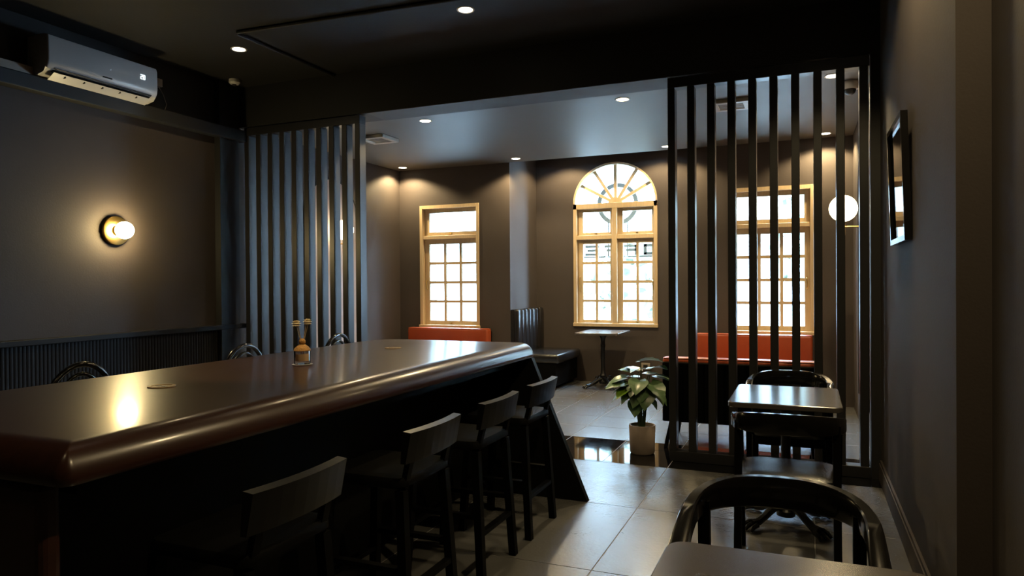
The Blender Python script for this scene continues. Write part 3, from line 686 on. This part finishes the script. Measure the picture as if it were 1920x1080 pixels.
# conduit on the black ceiling
bm = tube(B(), [(-4.075, 5.44, ZM-.014), (-4.075, 4.23, ZM-.014), (-4.055, 4.21, ZM-.014), (-.9, 4.40, ZM-.014)], .014, 8)
tag(mk('ceiling_conduit', bm, M_BLACK, None, True, org=(-4.075, 4.23, ZM)), 'thin black conduit bending across the black ceiling', 'conduit')
t = thing('smoke_detector', 'small pale round smoke detector in the ceiling corner by the beam', 'smoke detector', (-5.05, 5.2, ZM))
mk('detector_base', lathe(B(), [(.001, 0), (.05, 0), (.052, -.03), (.04, -.045), (.001, -.048)], 24), M_WHITE, t, smooth=True)
mk('sensor', lathe(B(), [(.001, -.048), (.02, -.048), (.016, -.06), (.001, -.062)], 16), M_DARKP, t, smooth=True)
t = thing('dome_camera', 'white dome camera on the grey ceiling behind the right slat screen', 'camera', (.332, 6.185, ZF))
mk('mount', lathe(B(), [(.001, 0), (.062, 0), (.066, -.05), (.06, -.06), (.001, -.06)], 28), M_WHITE, t, smooth=True)
mk('dome', lathe(B(), [(.045*math.cos(PI/2*k/8), -.06-.045*math.sin(PI/2*k/8)) for k in range(9)], 24), M_DARKP, t, smooth=True)
def vent(x, y, label):
    t = thing('ceiling_vent', label, 'vent', (x, y, ZF), group='square vents in the grey ceiling'); h = .16; z0 = -.035
    bm = B()
    for a in ((-h, h, -h, -h+.055), (-h, h, h-.055, h), (-h, -h+.055, -h+.055, h-.055), (h-.055, h, -h+.055, h-.055)): box(bm, *a, z0, 0, bev=.004, seg=1)
    mk('frame', bm, M_WHITE, t)
    mk('backing', bx(-h+.05, h-.05, -h+.05, h-.05, -.006, 0), M_DARKP, t)
    for k in range(6): mk('slat', bx(-h+.055, h-.055, -h+.07+.037*k, -h+.08+.037*k, z0+.006, -.008), M_WHITE, t)
vent(-4.24, 6.43, 'square white ceiling vent beside the left slat screen'); vent(-.60, 6.47, 'square white ceiling vent seen through the right slat screen')
t = thing('wall_outlet', 'small pale wall outlet plate low on the bay wall beside the table', 'outlet', (-2.0, YB, .24))
mk('plate', bx(-.06, .06, -.01, 0, -.045, .045, bev=.004), M_BEIGE, t); mk('socket', bx(-.03, .03, -.013, -.01, -.02, .02), M_DARKP, t)
# framed picture on the right wall
fo = (XR, 4.19, 1.575); t = thing('picture_frame', 'black framed abstract print hanging on the taupe wall', 'picture', fo)
y0, y1, z0, z1 = 3.885, 4.50, 1.575, 2.207; fwid = .028
def leanx(z, d): return XR-.035-.018*(z-z0)/(z1-z0)+d
def slab(name, ya_, yb_, za, zb, d0, d1, m):
    bm = B(); rings = [[bm.verts.new(p) for p in ((leanx(za, d0), yy, za), (leanx(za, d1), yy, za), (leanx(zb, d1), yy, zb), (leanx(zb, d0), yy, zb))] for yy in (ya_, yb_)]
    ringfaces(bm, rings); return mk(name, bm, m, t, org=fo)
slab('frame_side', y0, y0+fwid, z0, z1, 0, .032, M_BWOOD); slab('frame_side', y1-fwid, y1, z0, z1, 0, .032, M_BWOOD)
slab('frame_side', y0+fwid, y1-fwid, z0, z0+fwid, 0, .032, M_BWOOD); slab('frame_side', y0+fwid, y1-fwid, z1-fwid, z1, 0, .032, M_BWOOD)
slab('mount_board', y0+fwid, y1-fwid, z0+fwid, z1-fwid, .022, .03, M_MAT_B)
slab('print', y0+.12, y1-.12, z0+.12, z1-.12, .020, .022, M_PIC)
slab('glass', y0+fwid, y1-fwid, z0+fwid, z1-fwid, .014, .016, M_PICG)
